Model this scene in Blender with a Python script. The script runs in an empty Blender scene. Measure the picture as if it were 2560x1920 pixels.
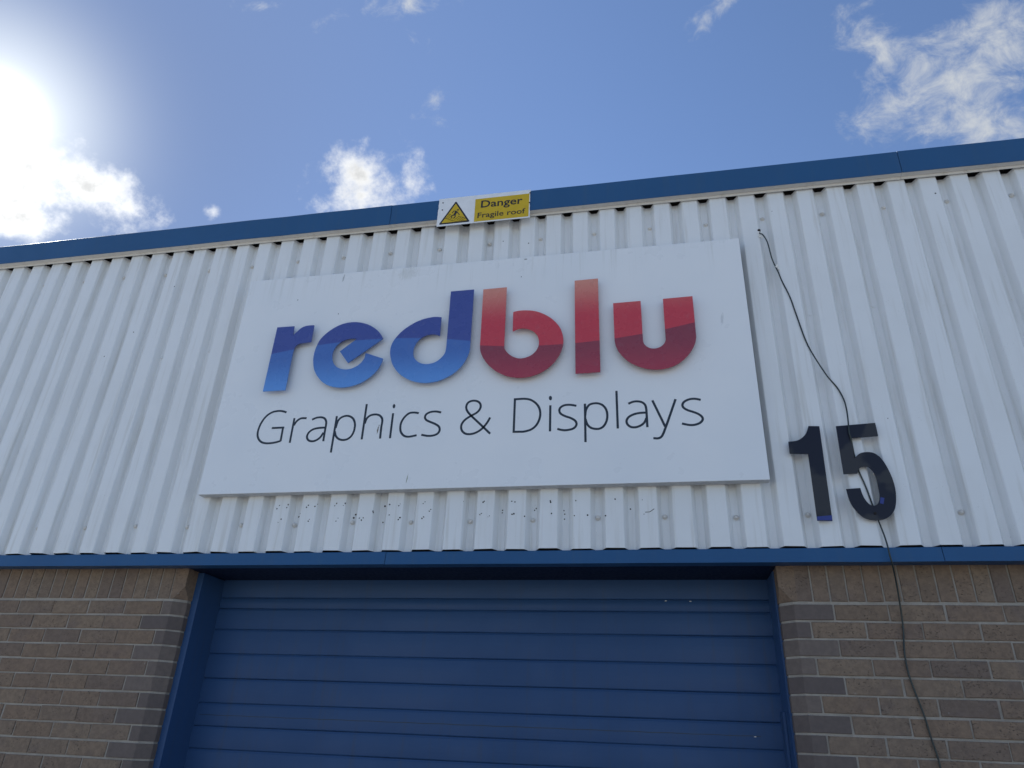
import bpy, bmesh, math, random
from mathutils import Vector, Matrix
R = math.radians
random.seed(15)
scene = bpy.context.scene
COL = scene.collection

# ------------------------------------------------------------------ camera
cam_data = bpy.data.cameras.new('camera')
cam_data.sensor_width = 36.0
cam_data.lens = 25.152
cam_data.clip_start = 0.05
cam_data.clip_end = 2000.0
cam = bpy.data.objects.new('camera', cam_data)
COL.objects.link(cam)
right = Vector((0.98003, 0.19471, 0.04031))
look = Vector((-0.19156, 0.87014, 0.45405))
up = Vector((0.05334, -0.45271, 0.89006))
rot = Matrix((right, up, -look)).transposed()
cam.matrix_world = Matrix.Translation((0.6095, -3.387, 1.6028)) @ rot.to_4x4()
scene.camera = cam

# ------------------------------------------------------------------ light and exposure
SUN_EL, SUN_AZ = 36.0, -57.6            # azimuth from +Y towards +X
SUN_DIR = Vector((math.sin(R(SUN_AZ)) * math.cos(R(SUN_EL)), math.cos(R(SUN_AZ)) * math.cos(R(SUN_EL)), math.sin(R(SUN_EL))))
SKY_STRENGTH = 0.063
EXPOSURE = 1.40
# clouds: azimuth, elevation, half width, half height (radians), tilt, weight
CUMULUS=[(-50.13,34.5,0.0510,0.0281,-2.3,1.25),(-54.0,32.8,0.0450,0.0290,28.9,1.25),(-53.85,30.6,0.0470,0.0220,27.3,1.1),(-47.0,34.2,0.0230,0.0165,1.7,0.9),(-28.03,41.38,0.0571,0.0359,3.1,1.0),(-28.45,40.19,0.0424,0.0269,13.1,1.0),(-23.95,42.11,0.0229,0.0303,-9.4,0.8),(-40.78,35.87,0.0185,0.0150,20.3,0.45),
         (-70.0,27.0,0.16,0.08,15,1.0),(-87.0,30.0,0.20,0.10,10,1.0),(-106.0,34.0,0.18,0.10,-5,1.0)]   # left bank extended unseen past the frame, added to light the rib flanks
WISPS=[(28.47,42.84,0.0708,0.0562,-47.5,1.0),(33.09,44.57,0.0402,0.0443,16.1,1.0),(24.2,47.16,0.047,0.02,-57.5,0.8),(29.44,39.97,0.0662,0.034,-37.7,1.0),(24.95,43.34,0.0474,0.0213,3.1,1.0),(21.26,42.76,0.0278,0.0165,23.4,0.5),(9.73,53.18,0.045,0.0150,22,0.50),(-22.62,47.87,0.034,0.0150,37.9,0.30),(-21.46,46.37,0.024,0.0170,9.0,0.25),(-25.0,51.45,0.030,0.018,-40,0.15),(-27.55,53.7,0.0622,0.0171,14.6,0.40),(-35.12,51.34,0.035,0.011,46.9,0.25),(-42.21,50.21,0.06,0.012,26.2,0.05),(23.47,50.11,0.0464,0.013,5.6,0.5)]
rs = random.Random(4)
for k in range(7):                       # unseen clouds round the rest of the sky, enlarged to brighten the wall
    az = 68 + k * 33 + rs.uniform(-7, 7)
    el = rs.uniform(26, 66)
    a = rs.uniform(0.08, 0.19)
    CUMULUS.append((az, el, a, a * 0.55, rs.uniform(-15, 15), 1.0))
    if k % 2 == 0:
        WISPS.append((az + 12, el + rs.uniform(-10, 10), a, a * 0.6, rs.uniform(-50, 50), 0.9))

world = bpy.data.worlds.new('World')
scene.world = world
world.use_nodes = True
world.cycles.sampling_method = 'MANUAL'
world.cycles.sample_map_resolution = 512
wt = world.node_tree
wt.nodes.clear()

def wn(kind, **kw):
    n = wt.nodes.new(kind)
    for k, v in kw.items():
        setattr(n, k, v)
    return n

def wmath(op, a, b=None, c=None, clamp=False):
    n = wn('ShaderNodeMath', operation=op, use_clamp=clamp)
    for i, v in enumerate((a, b, c)):
        if v is None:
            continue
        if isinstance(v, (int, float)):
            n.inputs[i].default_value = v
        else:
            wt.links.new(v, n.inputs[i])
    return n.outputs[0]

def wdot(a, v):
    n = wn('ShaderNodeVectorMath', operation='DOT_PRODUCT')
    wt.links.new(a, n.inputs[0])
    n.inputs[1].default_value = v
    return n.outputs['Value']

wout = wn('ShaderNodeOutputWorld')
wbg = wn('ShaderNodeBackground')
wt.links.new(wbg.outputs[0], wout.inputs['Surface'])
sky = wn('ShaderNodeTexSky', sky_type='NISHITA', sun_disc=False)
sky.sun_elevation = R(SUN_EL)
sky.sun_rotation = R(SUN_AZ)
sky.altitude = 50
sky.air_density = 1.0
sky.dust_density = 0.0
sky.ozone_density = 2.2
geo = wn('ShaderNodeTexCoord')
nrm = wn('ShaderNodeVectorMath', operation='NORMALIZE')
wt.links.new(geo.outputs['Generated'], nrm.inputs[0])
DIR = nrm.outputs[0]

def blob_mask(blobs):
    best = None
    for az, el, a, b, tilt, wgt in blobs:
        az, el, tl = R(az), R(el), R(tilt)
        c = Vector((math.sin(az) * math.cos(el), math.cos(az) * math.cos(el), math.sin(el)))
        h = Vector((math.cos(az), -math.sin(az), 0))
        v = h.cross(c)
        t1 = (h * math.cos(tl) + v * math.sin(tl)) / a
        t2 = (-h * math.sin(tl) + v * math.cos(tl)) / b
        comb = wn('ShaderNodeCombineXYZ')
        wt.links.new(wdot(DIR, t1), comb.inputs[0])
        wt.links.new(wdot(DIR, t2), comb.inputs[1])
        ln = wn('ShaderNodeVectorMath', operation='LENGTH')
        wt.links.new(comb.outputs[0], ln.inputs[0])
        m = wmath('SUBTRACT', wgt, ln.outputs['Value'])
        best = m if best is None else wmath('SMOOTH_MAX', best, m, 0.35)
    return best

def cloud_noise(scale, detail, rough, distort, stretch=None, off=(0, 0, 0)):
    mp = wn('ShaderNodeMapping')
    wt.links.new(DIR, mp.inputs['Vector'])
    mp.inputs['Location'].default_value = off
    if stretch:
        mp.inputs['Rotation'].default_value = stretch[0]
        mp.inputs['Scale'].default_value = stretch[1]
    n = wn('ShaderNodeTexNoise', noise_dimensions='3D')
    wt.links.new(mp.outputs[0], n.inputs['Vector'])
    n.inputs['Scale'].default_value = scale
    n.inputs['Detail'].default_value = detail
    n.inputs['Roughness'].default_value = rough
    n.inputs['Distortion'].default_value = distort
    return n.outputs['Fac']

def smooth(x, lo, hi):
    n = wn('ShaderNodeMapRange', interpolation_type='SMOOTHSTEP')
    wt.links.new(x, n.inputs['Value'])
    n.inputs['From Min'].default_value = lo
    n.inputs['From Max'].default_value = hi
    return n.outputs['Result']

n1 = cloud_noise(19, 8, 0.62, 0.0)
n2 = cloud_noise(24, 8, 0.66, 0.4, ((0, 0, R(25)), (1, 1.35, 1.2)), (3, 1, 7))
v1 = wmath('ADD', blob_mask(CUMULUS), wmath('MULTIPLY', wmath('SUBTRACT', n1, 0.52), 3.8))
v2 = wmath('ADD', blob_mask(WISPS), wmath('MULTIPLY', wmath('SUBTRACT', n2, 0.55), 4.4))
d1 = smooth(v1, -0.50, 0.90)
d2 = wmath('MULTIPLY', smooth(v2, -0.70, 1.45), 0.90)
cosun = wmath('MAXIMUM', wdot(DIR, SUN_DIR), 0.0)
fwd = wmath('ADD', wmath('MULTIPLY', wmath('POWER', cosun, 60.0), 0.30), wmath('MULTIPLY', wmath('POWER', cosun, 8.0), 0.18))
body = wmath('SUBTRACT', 1.12, wmath('MULTIPLY', smooth(wmath('ADD', v1, wmath('MULTIPLY', wmath('SUBTRACT', n2, 0.5), 2.0)), 0.25, 1.6), 0.42))
CL = 0.32
lum1 = wmath('MULTIPLY', wmath('MULTIPLY', body, wmath('ADD', 1.0, fwd)), CL)
lum2 = wmath('MULTIPLY', wmath('ADD', 0.98, fwd), CL * 0.83)

def tint(l, c):
    n = wn('ShaderNodeVectorMath', operation='SCALE')
    n.inputs[0].default_value = c
    wt.links.new(l, n.inputs['Scale'])
    return n.outputs[0]

sc = wn('ShaderNodeVectorMath', operation='SCALE')
wt.links.new(sky.outputs[0], sc.inputs[0])
sc.inputs['Scale'].default_value = SKY_STRENGTH
wb = wn('ShaderNodeVectorMath', operation='MULTIPLY')      # camera white balance, a little to the blue
wt.links.new(sc.outputs[0], wb.inputs[0])
wb.inputs[1].default_value = (0.97, 0.985, 1.08)
# thin high haze lit by the sun: the bright aureole round it
halo = wmath('ADD', wmath('MULTIPLY', wmath('POWER', cosun, 195.0), 0.33), wmath('MULTIPLY', wmath('POWER', cosun, 2500.0), 1.5))
def wmix(f, a, b):
    n = wn('ShaderNodeMix', data_type='VECTOR')
    wt.links.new(f, n.inputs['Factor'])
    wt.links.new(a, n.inputs[4])
    wt.links.new(b, n.inputs[5])
    return n.outputs[1]

# a thin grey veil of high haze thickens towards the sun
veil = wn('ShaderNodeCombineXYZ')
for i_, v_ in enumerate((0.080, 0.108, 0.182)):
    veil.inputs[i_].default_value = v_
hazy = wmix(wmath('MULTIPLY', wmath('POWER', cosun, 7.0), 0.85), wb.outputs[0], veil.outputs[0])
hz = wn('ShaderNodeVectorMath', operation='ADD')
wt.links.new(hazy, hz.inputs[0])
wt.links.new(tint(halo, (1.0, 0.99, 0.82)), hz.inputs[1])

c2 = wmix(d2, hz.outputs[0], tint(lum2, (0.93, 0.97, 1.0)))
c1 = wmix(d1, c2, tint(lum1, (0.985, 0.995, 1.0)))
wt.links.new(c1, wbg.inputs['Color'])
wbg.inputs['Strength'].default_value = 1.0

sun_data = bpy.data.lights.new('sun', 'SUN')
sun_data.energy = 5.0
sun_data.angle = R(0.53)
sun_data.color = (1.0, 0.95, 0.87)
sun = bpy.data.objects.new('sun', sun_data)
COL.objects.link(sun)
sun.rotation_euler = SUN_DIR.to_track_quat('Z', 'Y').to_euler()
sun.location = SUN_DIR * 30

vs = scene.view_settings
vs.view_transform = 'Standard'
vs.look = 'None'
vs.exposure = EXPOSURE
vs.gamma = 1.0
vs.use_curve_mapping = False

# ------------------------------------------------------------------ traced shapes, metres on the wall (x, z; a third element marks a corner)
LETTERS={'r': [(-1.5661,3.789,1),(-1.4557,3.7882,1),(-1.4527,3.7251,1),(-1.4331,3.7443),(-1.4117,3.7686),(-1.3846,3.7825),(-1.3575,3.7859),(-1.3277,3.7847,1),(-1.3274,3.671,1),(-1.3634,3.6678),(-1.3994,3.6646),(-1.4191,3.6524),(-1.4275,3.6296),(-1.4303,3.6007,1),(-1.4307,3.3614,1),(-1.568,3.362,1)],'e': [(-0.8808,3.6598,1),(-0.9013,3.6929),(-0.9381,3.7308),(-0.9925,3.7646),(-1.0599,3.7844),(-1.1247,3.7833),(-1.1798,3.7648),(-1.2319,3.7285),(-1.2712,3.6824),(-1.2887,3.6273),(-1.2936,3.5738),(-1.2878,3.5277),(-1.2735,3.4816),(-1.2464,3.4389),(-1.2079,3.3996),(-1.1614,3.3731),(-1.1143,3.3612),(-1.0724,3.3588),(-1.0186,3.3664),(-0.9699,3.3852),(-0.9233,3.4186),(-0.8879,3.4602),(-0.872,3.496),(-0.8648,3.5278,1),(-0.974,3.5711,1),(-0.9779,3.5367),(-0.9976,3.5044),(-1.0291,3.4824),(-1.0624,3.4723),(-1.094,3.4736),(-1.1274,3.4851),(-1.1539,3.5074),(-1.1714,3.5387),(-1.1779,3.5733),(-1.1739,3.6074),(-1.1591,3.6371),(-1.1305,3.6601),(-1.0966,3.6719),(-1.0648,3.6734),(-1.0412,3.67,1),(-1.1348,3.5931,1),(-1.0732,3.5133,1)],'d': [(-0.5027,3.9474,1),(-0.3647,3.948,1),(-0.3616,3.5775,1),(-0.3634,3.5405),(-0.3769,3.4963),(-0.4029,3.4494),(-0.4437,3.4078),(-0.4962,3.3771),(-0.5536,3.3607),(-0.6127,3.3595),(-0.6738,3.374),(-0.7257,3.4014),(-0.7676,3.4366),(-0.8019,3.4841),(-0.8209,3.5353),(-0.8278,3.5779),(-0.8225,3.62),(-0.8022,3.6614),(-0.7644,3.706),(-0.7139,3.7433),(-0.6618,3.7675),(-0.6047,3.7794),(-0.5737,3.7794),(-0.5443,3.7752,1),(-0.5428,3.6509,1),(-0.5666,3.6612),(-0.5976,3.6649),(-0.6277,3.6587),(-0.6567,3.6417),(-0.6802,3.6095),(-0.6896,3.5722),(-0.6871,3.5385),(-0.6734,3.5106),(-0.6484,3.4882),(-0.617,3.4758),(-0.5832,3.4756),(-0.5504,3.4857),(-0.5226,3.5084),(-0.5044,3.536),(-0.4996,3.5668),(-0.499,3.6044,1)],'b': [(-0.309,3.9433,1),(-0.1717,3.9451,1),(-0.1693,3.5623,1),(-0.1649,3.5386),(-0.1468,3.512),(-0.1197,3.4892),(-0.0858,3.4752),(-0.0526,3.4762),(-0.0198,3.4885),(0.0054,3.5117),(0.0212,3.5441),(0.0223,3.5757),(0.0141,3.6082),(-0.0053,3.6355),(-0.032,3.6536),(-0.0625,3.6629),(-0.0927,3.6627),(-0.1255,3.6484,1),(-0.1275,3.774,1),(-0.0932,3.7799),(-0.0472,3.7782),(-0.0012,3.7684),(0.0447,3.7468),(0.0903,3.7122),(0.1282,3.6658),(0.1489,3.617),(0.1555,3.5699),(0.1515,3.5283),(0.1356,3.4838),(0.1089,3.4404),(0.0698,3.4023),(0.0234,3.3749),(-0.0269,3.3598),(-0.0815,3.3584),(-0.1368,3.3687),(-0.1897,3.3945),(-0.2362,3.4305),(-0.2725,3.4746),(-0.296,3.5184),(-0.3049,3.5573),(-0.3057,3.596,1)],'l': [(0.2163,3.9523,1),(0.3465,3.9546,1),(0.3511,3.3648,1),(0.2209,3.3632,1)],'u': [(0.4264,3.7829,1),(0.5739,3.7849,1),(0.576,3.5382,1),(0.5804,3.5174),(0.5952,3.498),(0.6171,3.4862),(0.6429,3.4852),(0.6675,3.4947),(0.6857,3.5136),(0.6926,3.5335,1),(0.6919,3.7873,1),(0.8466,3.7904,1),(0.8477,3.5501,1),(0.8465,3.5299),(0.8381,3.4983),(0.8184,3.4596),(0.7888,3.422),(0.7497,3.3892),(0.7046,3.3687),(0.6569,3.3608),(0.6096,3.3639),(0.5625,3.378),(0.5187,3.4008),(0.4817,3.4333),(0.4514,3.4738),(0.4349,3.5117),(0.4286,3.5452,1)]}
TEXT=[[[(-1.4158,3.2391),(-1.4425,3.248),(-1.471,3.2504),(-1.5041,3.2442),(-1.5341,3.2236),(-1.5551,3.1902),(-1.5666,3.1503),(-1.5669,3.1133),(-1.5554,3.0852),(-1.5339,3.0645),(-1.5042,3.0552),(-1.4704,3.055),(-1.4408,3.0592),(-1.4171,3.0658)],[(-1.4167,3.0637),(-1.4183,3.1497)],[(-1.4865,3.146),(-1.411,3.1457)]],[[(-1.3594,3.052),(-1.3599,3.2011)],[(-1.3548,3.156),(-1.3452,3.1771),(-1.3324,3.1904),(-1.3155,3.198),(-1.2853,3.1968)]],[[(-1.2509,3.1865),(-1.2268,3.1962),(-1.2,3.1985),(-1.1775,3.1907),(-1.1643,3.1716),(-1.1615,3.1501),(-1.1618,3.1168),(-1.1613,3.0532)],[(-1.1619,3.1344),(-1.2007,3.1337),(-1.2327,3.1275),(-1.254,3.1118),(-1.2628,3.091),(-1.2588,3.0728),(-1.2444,3.0596),(-1.2228,3.0557),(-1.2002,3.0629),(-1.1821,3.0786),(-1.1688,3.105)]],[[(-1.1055,3.201),(-1.1056,2.9852)],[(-1.1013,3.1292),(-1.0945,3.1699),(-1.0784,3.1905),(-1.053,3.1993),(-1.0286,3.1957),(-1.0088,3.1825),(-0.9951,3.1606),(-0.9895,3.1332),(-0.992,3.1003),(-1.0041,3.074),(-1.0252,3.0586),(-1.0512,3.0561),(-1.0761,3.0651),(-1.0939,3.0838),(-1.1023,3.1081)]],[[(-0.9391,3.2658),(-0.9388,3.0545)],[(-0.9343,3.1474),(-0.9267,3.1778),(-0.9072,3.1954),(-0.8799,3.1998),(-0.8551,3.1928),(-0.839,3.1756),(-0.8344,3.1549),(-0.8355,3.1184),(-0.8339,3.055)]],[[(-0.778,3.2021),(-0.7779,3.055)],[(-0.7705,3.2439),(-0.771,3.239),(-0.7727,3.2349),(-0.7751,3.2323),(-0.778,3.2314),(-0.7809,3.2326),(-0.7834,3.2355),(-0.785,3.2397),(-0.7856,3.2447),(-0.785,3.2496),(-0.7834,3.2537),(-0.7809,3.2564),(-0.778,3.2572),(-0.7751,3.2561),(-0.7727,3.2531),(-0.771,3.2489)]],[[(-0.6309,3.1948),(-0.6595,3.2003),(-0.6864,3.1967),(-0.7094,3.1754),(-0.7243,3.1457),(-0.7267,3.1135),(-0.7184,3.0851),(-0.6987,3.0651),(-0.6711,3.0592),(-0.6298,3.0661)]],[[(-0.505,3.1929),(-0.5356,3.2002),(-0.5662,3.198),(-0.5882,3.1857),(-0.5934,3.1677),(-0.5828,3.1511),(-0.5566,3.1378),(-0.5286,3.1244),(-0.5102,3.1096),(-0.5046,3.0896),(-0.5142,3.0702),(-0.5379,3.0606),(-0.5681,3.0596),(-0.6039,3.0674)]],[[(-0.2283,3.0574),(-0.2635,3.0925),(-0.2991,3.1276),(-0.3371,3.1652),(-0.3597,3.1924),(-0.3682,3.2171),(-0.3612,3.2412),(-0.3411,3.2523),(-0.3184,3.2519),(-0.2988,3.2419),(-0.289,3.2231),(-0.2925,3.2011),(-0.3081,3.1818),(-0.3371,3.1652),(-0.3676,3.1448),(-0.3847,3.1217),(-0.3874,3.0981),(-0.3795,3.0781),(-0.3617,3.0636),(-0.3391,3.0595),(-0.3134,3.0635),(-0.2884,3.076),(-0.2673,3.0946),(-0.2468,3.1232),(-0.2335,3.1502)]],[[(-0.1045,3.2542),(-0.1037,3.0567)],[(-0.11,3.2494),(-0.0814,3.2497),(-0.0515,3.2492),(-0.0215,3.2422),(0.006,3.223),(0.0255,3.1956),(0.0332,3.1632),(0.0297,3.1288),(0.0146,3.0952),(-0.0112,3.0722),(-0.048,3.0616),(-0.0746,3.0616),(-0.1039,3.0621)]],[[(0.0854,3.2042),(0.086,3.0565)],[(0.0936,3.2454),(0.093,3.2404),(0.0913,3.2363),(0.0886,3.2337),(0.0855,3.2329),(0.0823,3.234),(0.0796,3.237),(0.0777,3.2413),(0.077,3.2463),(0.0775,3.2512),(0.0792,3.2553),(0.0819,3.258),(0.0851,3.2588),(0.0883,3.2577),(0.091,3.2547),(0.0929,3.2504)]],[[(0.2216,3.1941),(0.1874,3.2017),(0.1584,3.2003),(0.1387,3.1883),(0.133,3.1712),(0.1403,3.1535),(0.1641,3.138),(0.1903,3.1273),(0.2137,3.1114),(0.222,3.094),(0.2163,3.076),(0.1983,3.0642),(0.1672,3.0594),(0.1438,3.0624),(0.1234,3.0689)]],[[(0.2656,3.2039),(0.2674,2.9899)],[(0.267,3.1372),(0.2711,3.1685),(0.2869,3.195),(0.3104,3.203),(0.3338,3.2017),(0.3569,3.1898),(0.3733,3.1661),(0.3791,3.1345),(0.3746,3.1009),(0.36,3.0736),(0.3394,3.0606),(0.3165,3.0602),(0.2935,3.0683),(0.277,3.0872),(0.2677,3.1173)]],[[(0.4285,3.2684),(0.4301,3.0571)]],[[(0.4866,3.1916),(0.5099,3.2012),(0.5328,3.2028),(0.5554,3.1964),(0.57,3.1814),(0.5746,3.1614),(0.5756,3.1388),(0.5763,3.0573)],[(0.5751,3.138),(0.5353,3.1366),(0.5047,3.1283),(0.4828,3.1139),(0.4745,3.0934),(0.4815,3.0736),(0.4998,3.0611),(0.5223,3.0606),(0.5452,3.0692),(0.5633,3.085),(0.5738,3.1081)]],[[(0.6076,3.2045),(0.663,3.057)],[(0.7224,3.205),(0.7008,3.1467),(0.6773,3.0835),(0.66,3.0393),(0.6529,3.022),(0.6408,3.0022),(0.6233,2.9953),(0.6026,2.9975)]],[[(0.8447,3.1944),(0.8181,3.2015),(0.7909,3.2007),(0.7654,3.1894),(0.7544,3.1731),(0.7582,3.1561),(0.7769,3.1412),(0.8031,3.1301),(0.8289,3.1164),(0.8446,3.0991),(0.8445,3.0827),(0.8301,3.0683),(0.8053,3.06),(0.7786,3.0604),(0.7451,3.0696)]]]
DIGITS={'1': [(1.3365,3.0417,1),(1.3852,3.0387,1),(1.3734,2.5748,1),(1.3093,2.5772,1),(1.3153,2.8989,1),(1.2337,2.9041,1),(1.2349,2.9648,1),(1.2796,2.9705),(1.3162,2.9989)],'5': [(1.4594,3.0353,1),(1.6346,3.0445,1),(1.6354,2.9777,1),(1.5198,2.9716,1),(1.5132,2.87,1),(1.5436,2.894),(1.582,2.8984),(1.6111,2.8865),(1.6358,2.8514),(1.6548,2.7875),(1.6614,2.7252),(1.6548,2.6643),(1.6383,2.6178),(1.6055,2.5853),(1.5618,2.5742),(1.5155,2.5836),(1.4844,2.6142),(1.4618,2.6619),(1.4549,2.7224,1),(1.5153,2.7256,1),(1.5211,2.6877),(1.5341,2.6569),(1.5526,2.6416),(1.5751,2.6492),(1.5895,2.6793),(1.592,2.727),(1.5896,2.7825),(1.5743,2.8181),(1.5514,2.8294),(1.5282,2.821),(1.5146,2.7953,1),(1.4554,2.795,1)],'p1': [(1.3095,2.5954),(1.3748,2.6002),(1.373,2.5761),(1.3094,2.5779)],'p5': [(1.5928,2.6806),(1.6082,2.6755),(1.5987,2.6467),(1.5847,2.6524)],'s5': [(1.5572,2.6061)]}
CABLE=[(1.2474,0.01,4.2562),(1.2487,-0.012,4.2278),(1.2613,-0.016,4.2134),(1.28,-0.012,4.1626),(1.2902,-0.008,4.0609),(1.3042,-0.006,3.9962),(1.3138,-0.006,3.9587),(1.3246,-0.006,3.9035),(1.3526,-0.006,3.7946),(1.3709,-0.006,3.6726),(1.4006,-0.006,3.4963),(1.4598,-0.006,3.3288),(1.5015,-0.006,3.2497),(1.5201,-0.01,3.1835),(1.5218,-0.02,3.1243),(1.5148,-0.034,3.0499),(1.5099,-0.035,2.9974),(1.5141,-0.03,2.966),(1.5209,-0.01,2.8899),(1.528,-0.007,2.8156),(1.5456,-0.006,2.7348),(1.5588,-0.006,2.6522),(1.5705,-0.008,2.5744),(1.5802,-0.012,2.5109),(1.5833,-0.02,2.4573),(1.5849,-0.02,2.4185),(1.5907,-0.01,2.3831),(1.6063,0.04,2.3132),(1.6145,0.08,2.2105),(1.6122,0.092,2.1283),(1.5993,0.092,2.0401),(1.5978,0.092,1.9599),(1.6069,0.092,1.893),(1.6256,0.092,1.7953),(1.6352,0.092,1.7109),(1.6452,0.092,1.6442),(1.6476,0.092,1.5936),(1.6472,0.09,1.5339),(1.6392,0.09,1.4604),(1.6287,0.09,1.365)]
HOLES=[(-1.3802,2.714),(-1.3921,2.6963),(-1.331,2.7174),(-1.3359,2.7015),(-1.3561,2.6386),(-1.3699,2.6213),(-1.213,2.7117),(-1.2224,2.7011),(-1.1609,2.7162),(-1.1746,2.7045),(-1.1936,2.6345),(-1.1985,2.6252),(-1.052,2.7176),(-1.0611,2.7052),(-1.0036,2.7166),(-1.0122,2.7054),(-1.0313,2.6378),(-1.041,2.6219),(-0.8425,2.6708),(-0.8396,2.6633),(-0.8912,2.6366),(-0.8996,2.6244),(-0.912,2.6351),(-0.7798,2.6961),(-0.7549,2.7048),(-0.7511,2.6493),(-0.7801,2.6102),(-0.6983,2.7067),(-0.7048,2.6976),(-0.6911,2.6342),(-0.6992,2.624),(-0.5647,2.7148),(-0.5744,2.7058),(-0.5642,2.6355),(-0.5726,2.6278),(-0.5649,2.7148),(-0.5739,2.7058),(-0.5299,2.6737),(-0.5371,2.6653),(-0.5649,2.6355),(-0.5734,2.6278),(-0.428,2.716),(-0.4348,2.7101),(-0.3635,2.7115),(-0.3736,2.7075),(-0.3945,2.6408),(-0.4029,2.6326),(-0.2516,2.7108),(-0.2573,2.7061),(-0.2628,2.6479),(-0.2701,2.6415),(-0.2203,2.6346),(-0.2277,2.6294),(-0.1095,2.7076),(-0.0934,2.7036),(-0.1055,2.6401),(-0.0963,2.6429),(-0.042,2.6289),(0.085,2.7055),(0.0868,2.6984),(0.0918,2.6411),(0.2116,2.7044),(0.2048,2.6284),(0.2691,2.6301),(0.4039,2.7076),(0.3558,2.6256),(0.5342,2.7011),(0.5394,2.6296),(-0.2317,4.3545),(-0.0733,4.3193),(1.701,3.0751),(1.8474,3.1843),(1.8745,2.7037),(1.8361,3.8062),(1.3318,4.3868),(2.1864,4.403),(-2.647,3.8961),(-2.809,3.7296),(-2.4482,4.2328)]
HOLES_DEEP=[(-1.2711,2.6805),(-1.2795,2.6616),(-1.1078,2.6793),(-1.1191,2.6681),(-0.9534,2.6669),(-0.9625,2.6496),(-0.6313,2.6805),(-0.6335,2.6713),(-0.1637,2.6742),(-0.1643,2.661),(0.0092,2.6803),(0.0006,2.6709),(0.1481,2.6668),(0.1523,2.649),(0.1513,2.6237),(0.4747,2.6684)]
# ------------------------------------------------------------------ materials
def new_mat(name):
    m = bpy.data.materials.new(name)
    m.use_nodes = True
    nt = m.node_tree
    return m, nt, nt.nodes['Principled BSDF']

class NB:
    """small node helper"""
    def __init__(s, nt):
        s.nt = nt
    def n(s, kind, **kw):
        x = s.nt.nodes.new(kind)
        for k, v in kw.items():
            setattr(x, k, v)
        return x
    def lk(s, a, b):
        s.nt.links.new(a, b)
    def m(s, op, a, b=None, c=None, clamp=False):
        x = s.n('ShaderNodeMath', operation=op, use_clamp=clamp)
        for i, v in enumerate((a, b, c)):
            if v is None:
                continue
            if isinstance(v, (int, float)):
                x.inputs[i].default_value = v
            else:
                s.lk(v, x.inputs[i])
        return x.outputs[0]
    def noise(s, vec, scale, detail=4, rough=0.55, stretch=(1, 1, 1)):
        mp = s.n('ShaderNodeMapping')
        s.lk(vec, mp.inputs['Vector'])
        mp.inputs['Scale'].default_value = stretch
        x = s.n('ShaderNodeTexNoise')
        s.lk(mp.outputs[0], x.inputs['Vector'])
        x.inputs['Scale'].default_value = scale
        x.inputs['Detail'].default_value = detail
        x.inputs['Roughness'].default_value = rough
        return x.outputs['Fac']
    def ramp(s, f, lo, hi, a=0.0, b=1.0, smooth=True):
        x = s.n('ShaderNodeMapRange', interpolation_type='SMOOTHSTEP' if smooth else 'LINEAR')
        s.lk(f, x.inputs['Value'])
        x.inputs['From Min'].default_value = lo
        x.inputs['From Max'].default_value = hi
        x.inputs['To Min'].default_value = a
        x.inputs['To Max'].default_value = b
        return x.outputs['Result']
    def mix(s, f, a, b, blend='MIX'):
        x = s.n('ShaderNodeMix', data_type='RGBA', blend_type=blend)
        if isinstance(f, (int, float)):
            x.inputs['Factor'].default_value = f
        else:
            s.lk(f, x.inputs['Factor'])
        for i, v in ((6, a), (7, b)):
            if isinstance(v, tuple):
                x.inputs[i].default_value = v + (1,) if len(v) == 3 else v
            else:
                s.lk(v, x.inputs[i])
        return x.outputs[2]
    def bump(s, h, strength, dist):
        x = s.n('ShaderNodeBump')
        s.lk(h, x.inputs['Height'])
        x.inputs['Strength'].default_value = strength
        x.inputs['Distance'].default_value = dist
        return x.outputs[0]
    def pos(s):
        return s.n('ShaderNodeNewGeometry').outputs['Position']
    def rnd(s):
        return s.n('ShaderNodeObjectInfo').outputs['Random']

def painted(name, col, dirt, rough=0.38, streak=0.35, wave=0.0, spec=0.5, speck=0.5, patch=0.06):
    """weathered coated sheet metal: run-off streaks, soft grime patches, tiny specks"""
    m, nt, bs = new_mat(name)
    b = NB(nt)
    p = b.pos()
    st = b.ramp(b.noise(p, 9, 3, 0.6, (3.2, 3.2, 0.16)), 0.50, 0.78, 0, streak)
    pt = b.noise(p, 2.2, 3, 0.6)
    gr = b.ramp(b.noise(p, 160, 2, 0.5), 0.66, 0.80, 0, speck)
    gr = b.m('MULTIPLY', gr, b.ramp(b.noise(p, 5, 3, 0.5), 0.48, 0.62))
    c = b.mix(st, col, dirt)
    c = b.mix(gr, c, tuple(x * 0.5 for x in dirt))
    lo = tuple(max(0, x * (1 - patch * 2)) for x in col)
    c = b.mix(b.ramp(pt, 0.42, 0.62, 0, 0.55), c, b.mix(0.5, c, lo))
    b.lk(c, bs.inputs['Base Color'])
    b.lk(b.ramp(pt, 0.3, 0.7, rough - 0.06, rough + 0.12), bs.inputs['Roughness'])
    bs.inputs['Specular IOR Level'].default_value = spec
    h = b.noise(p, 7, 2, 0.5, (1.5, 1, 0.5))
    b.lk(b.bump(b.m('MULTIPLY', h, wave), 0.5, 0.004), bs.inputs['Normal'])
    return m

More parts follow.
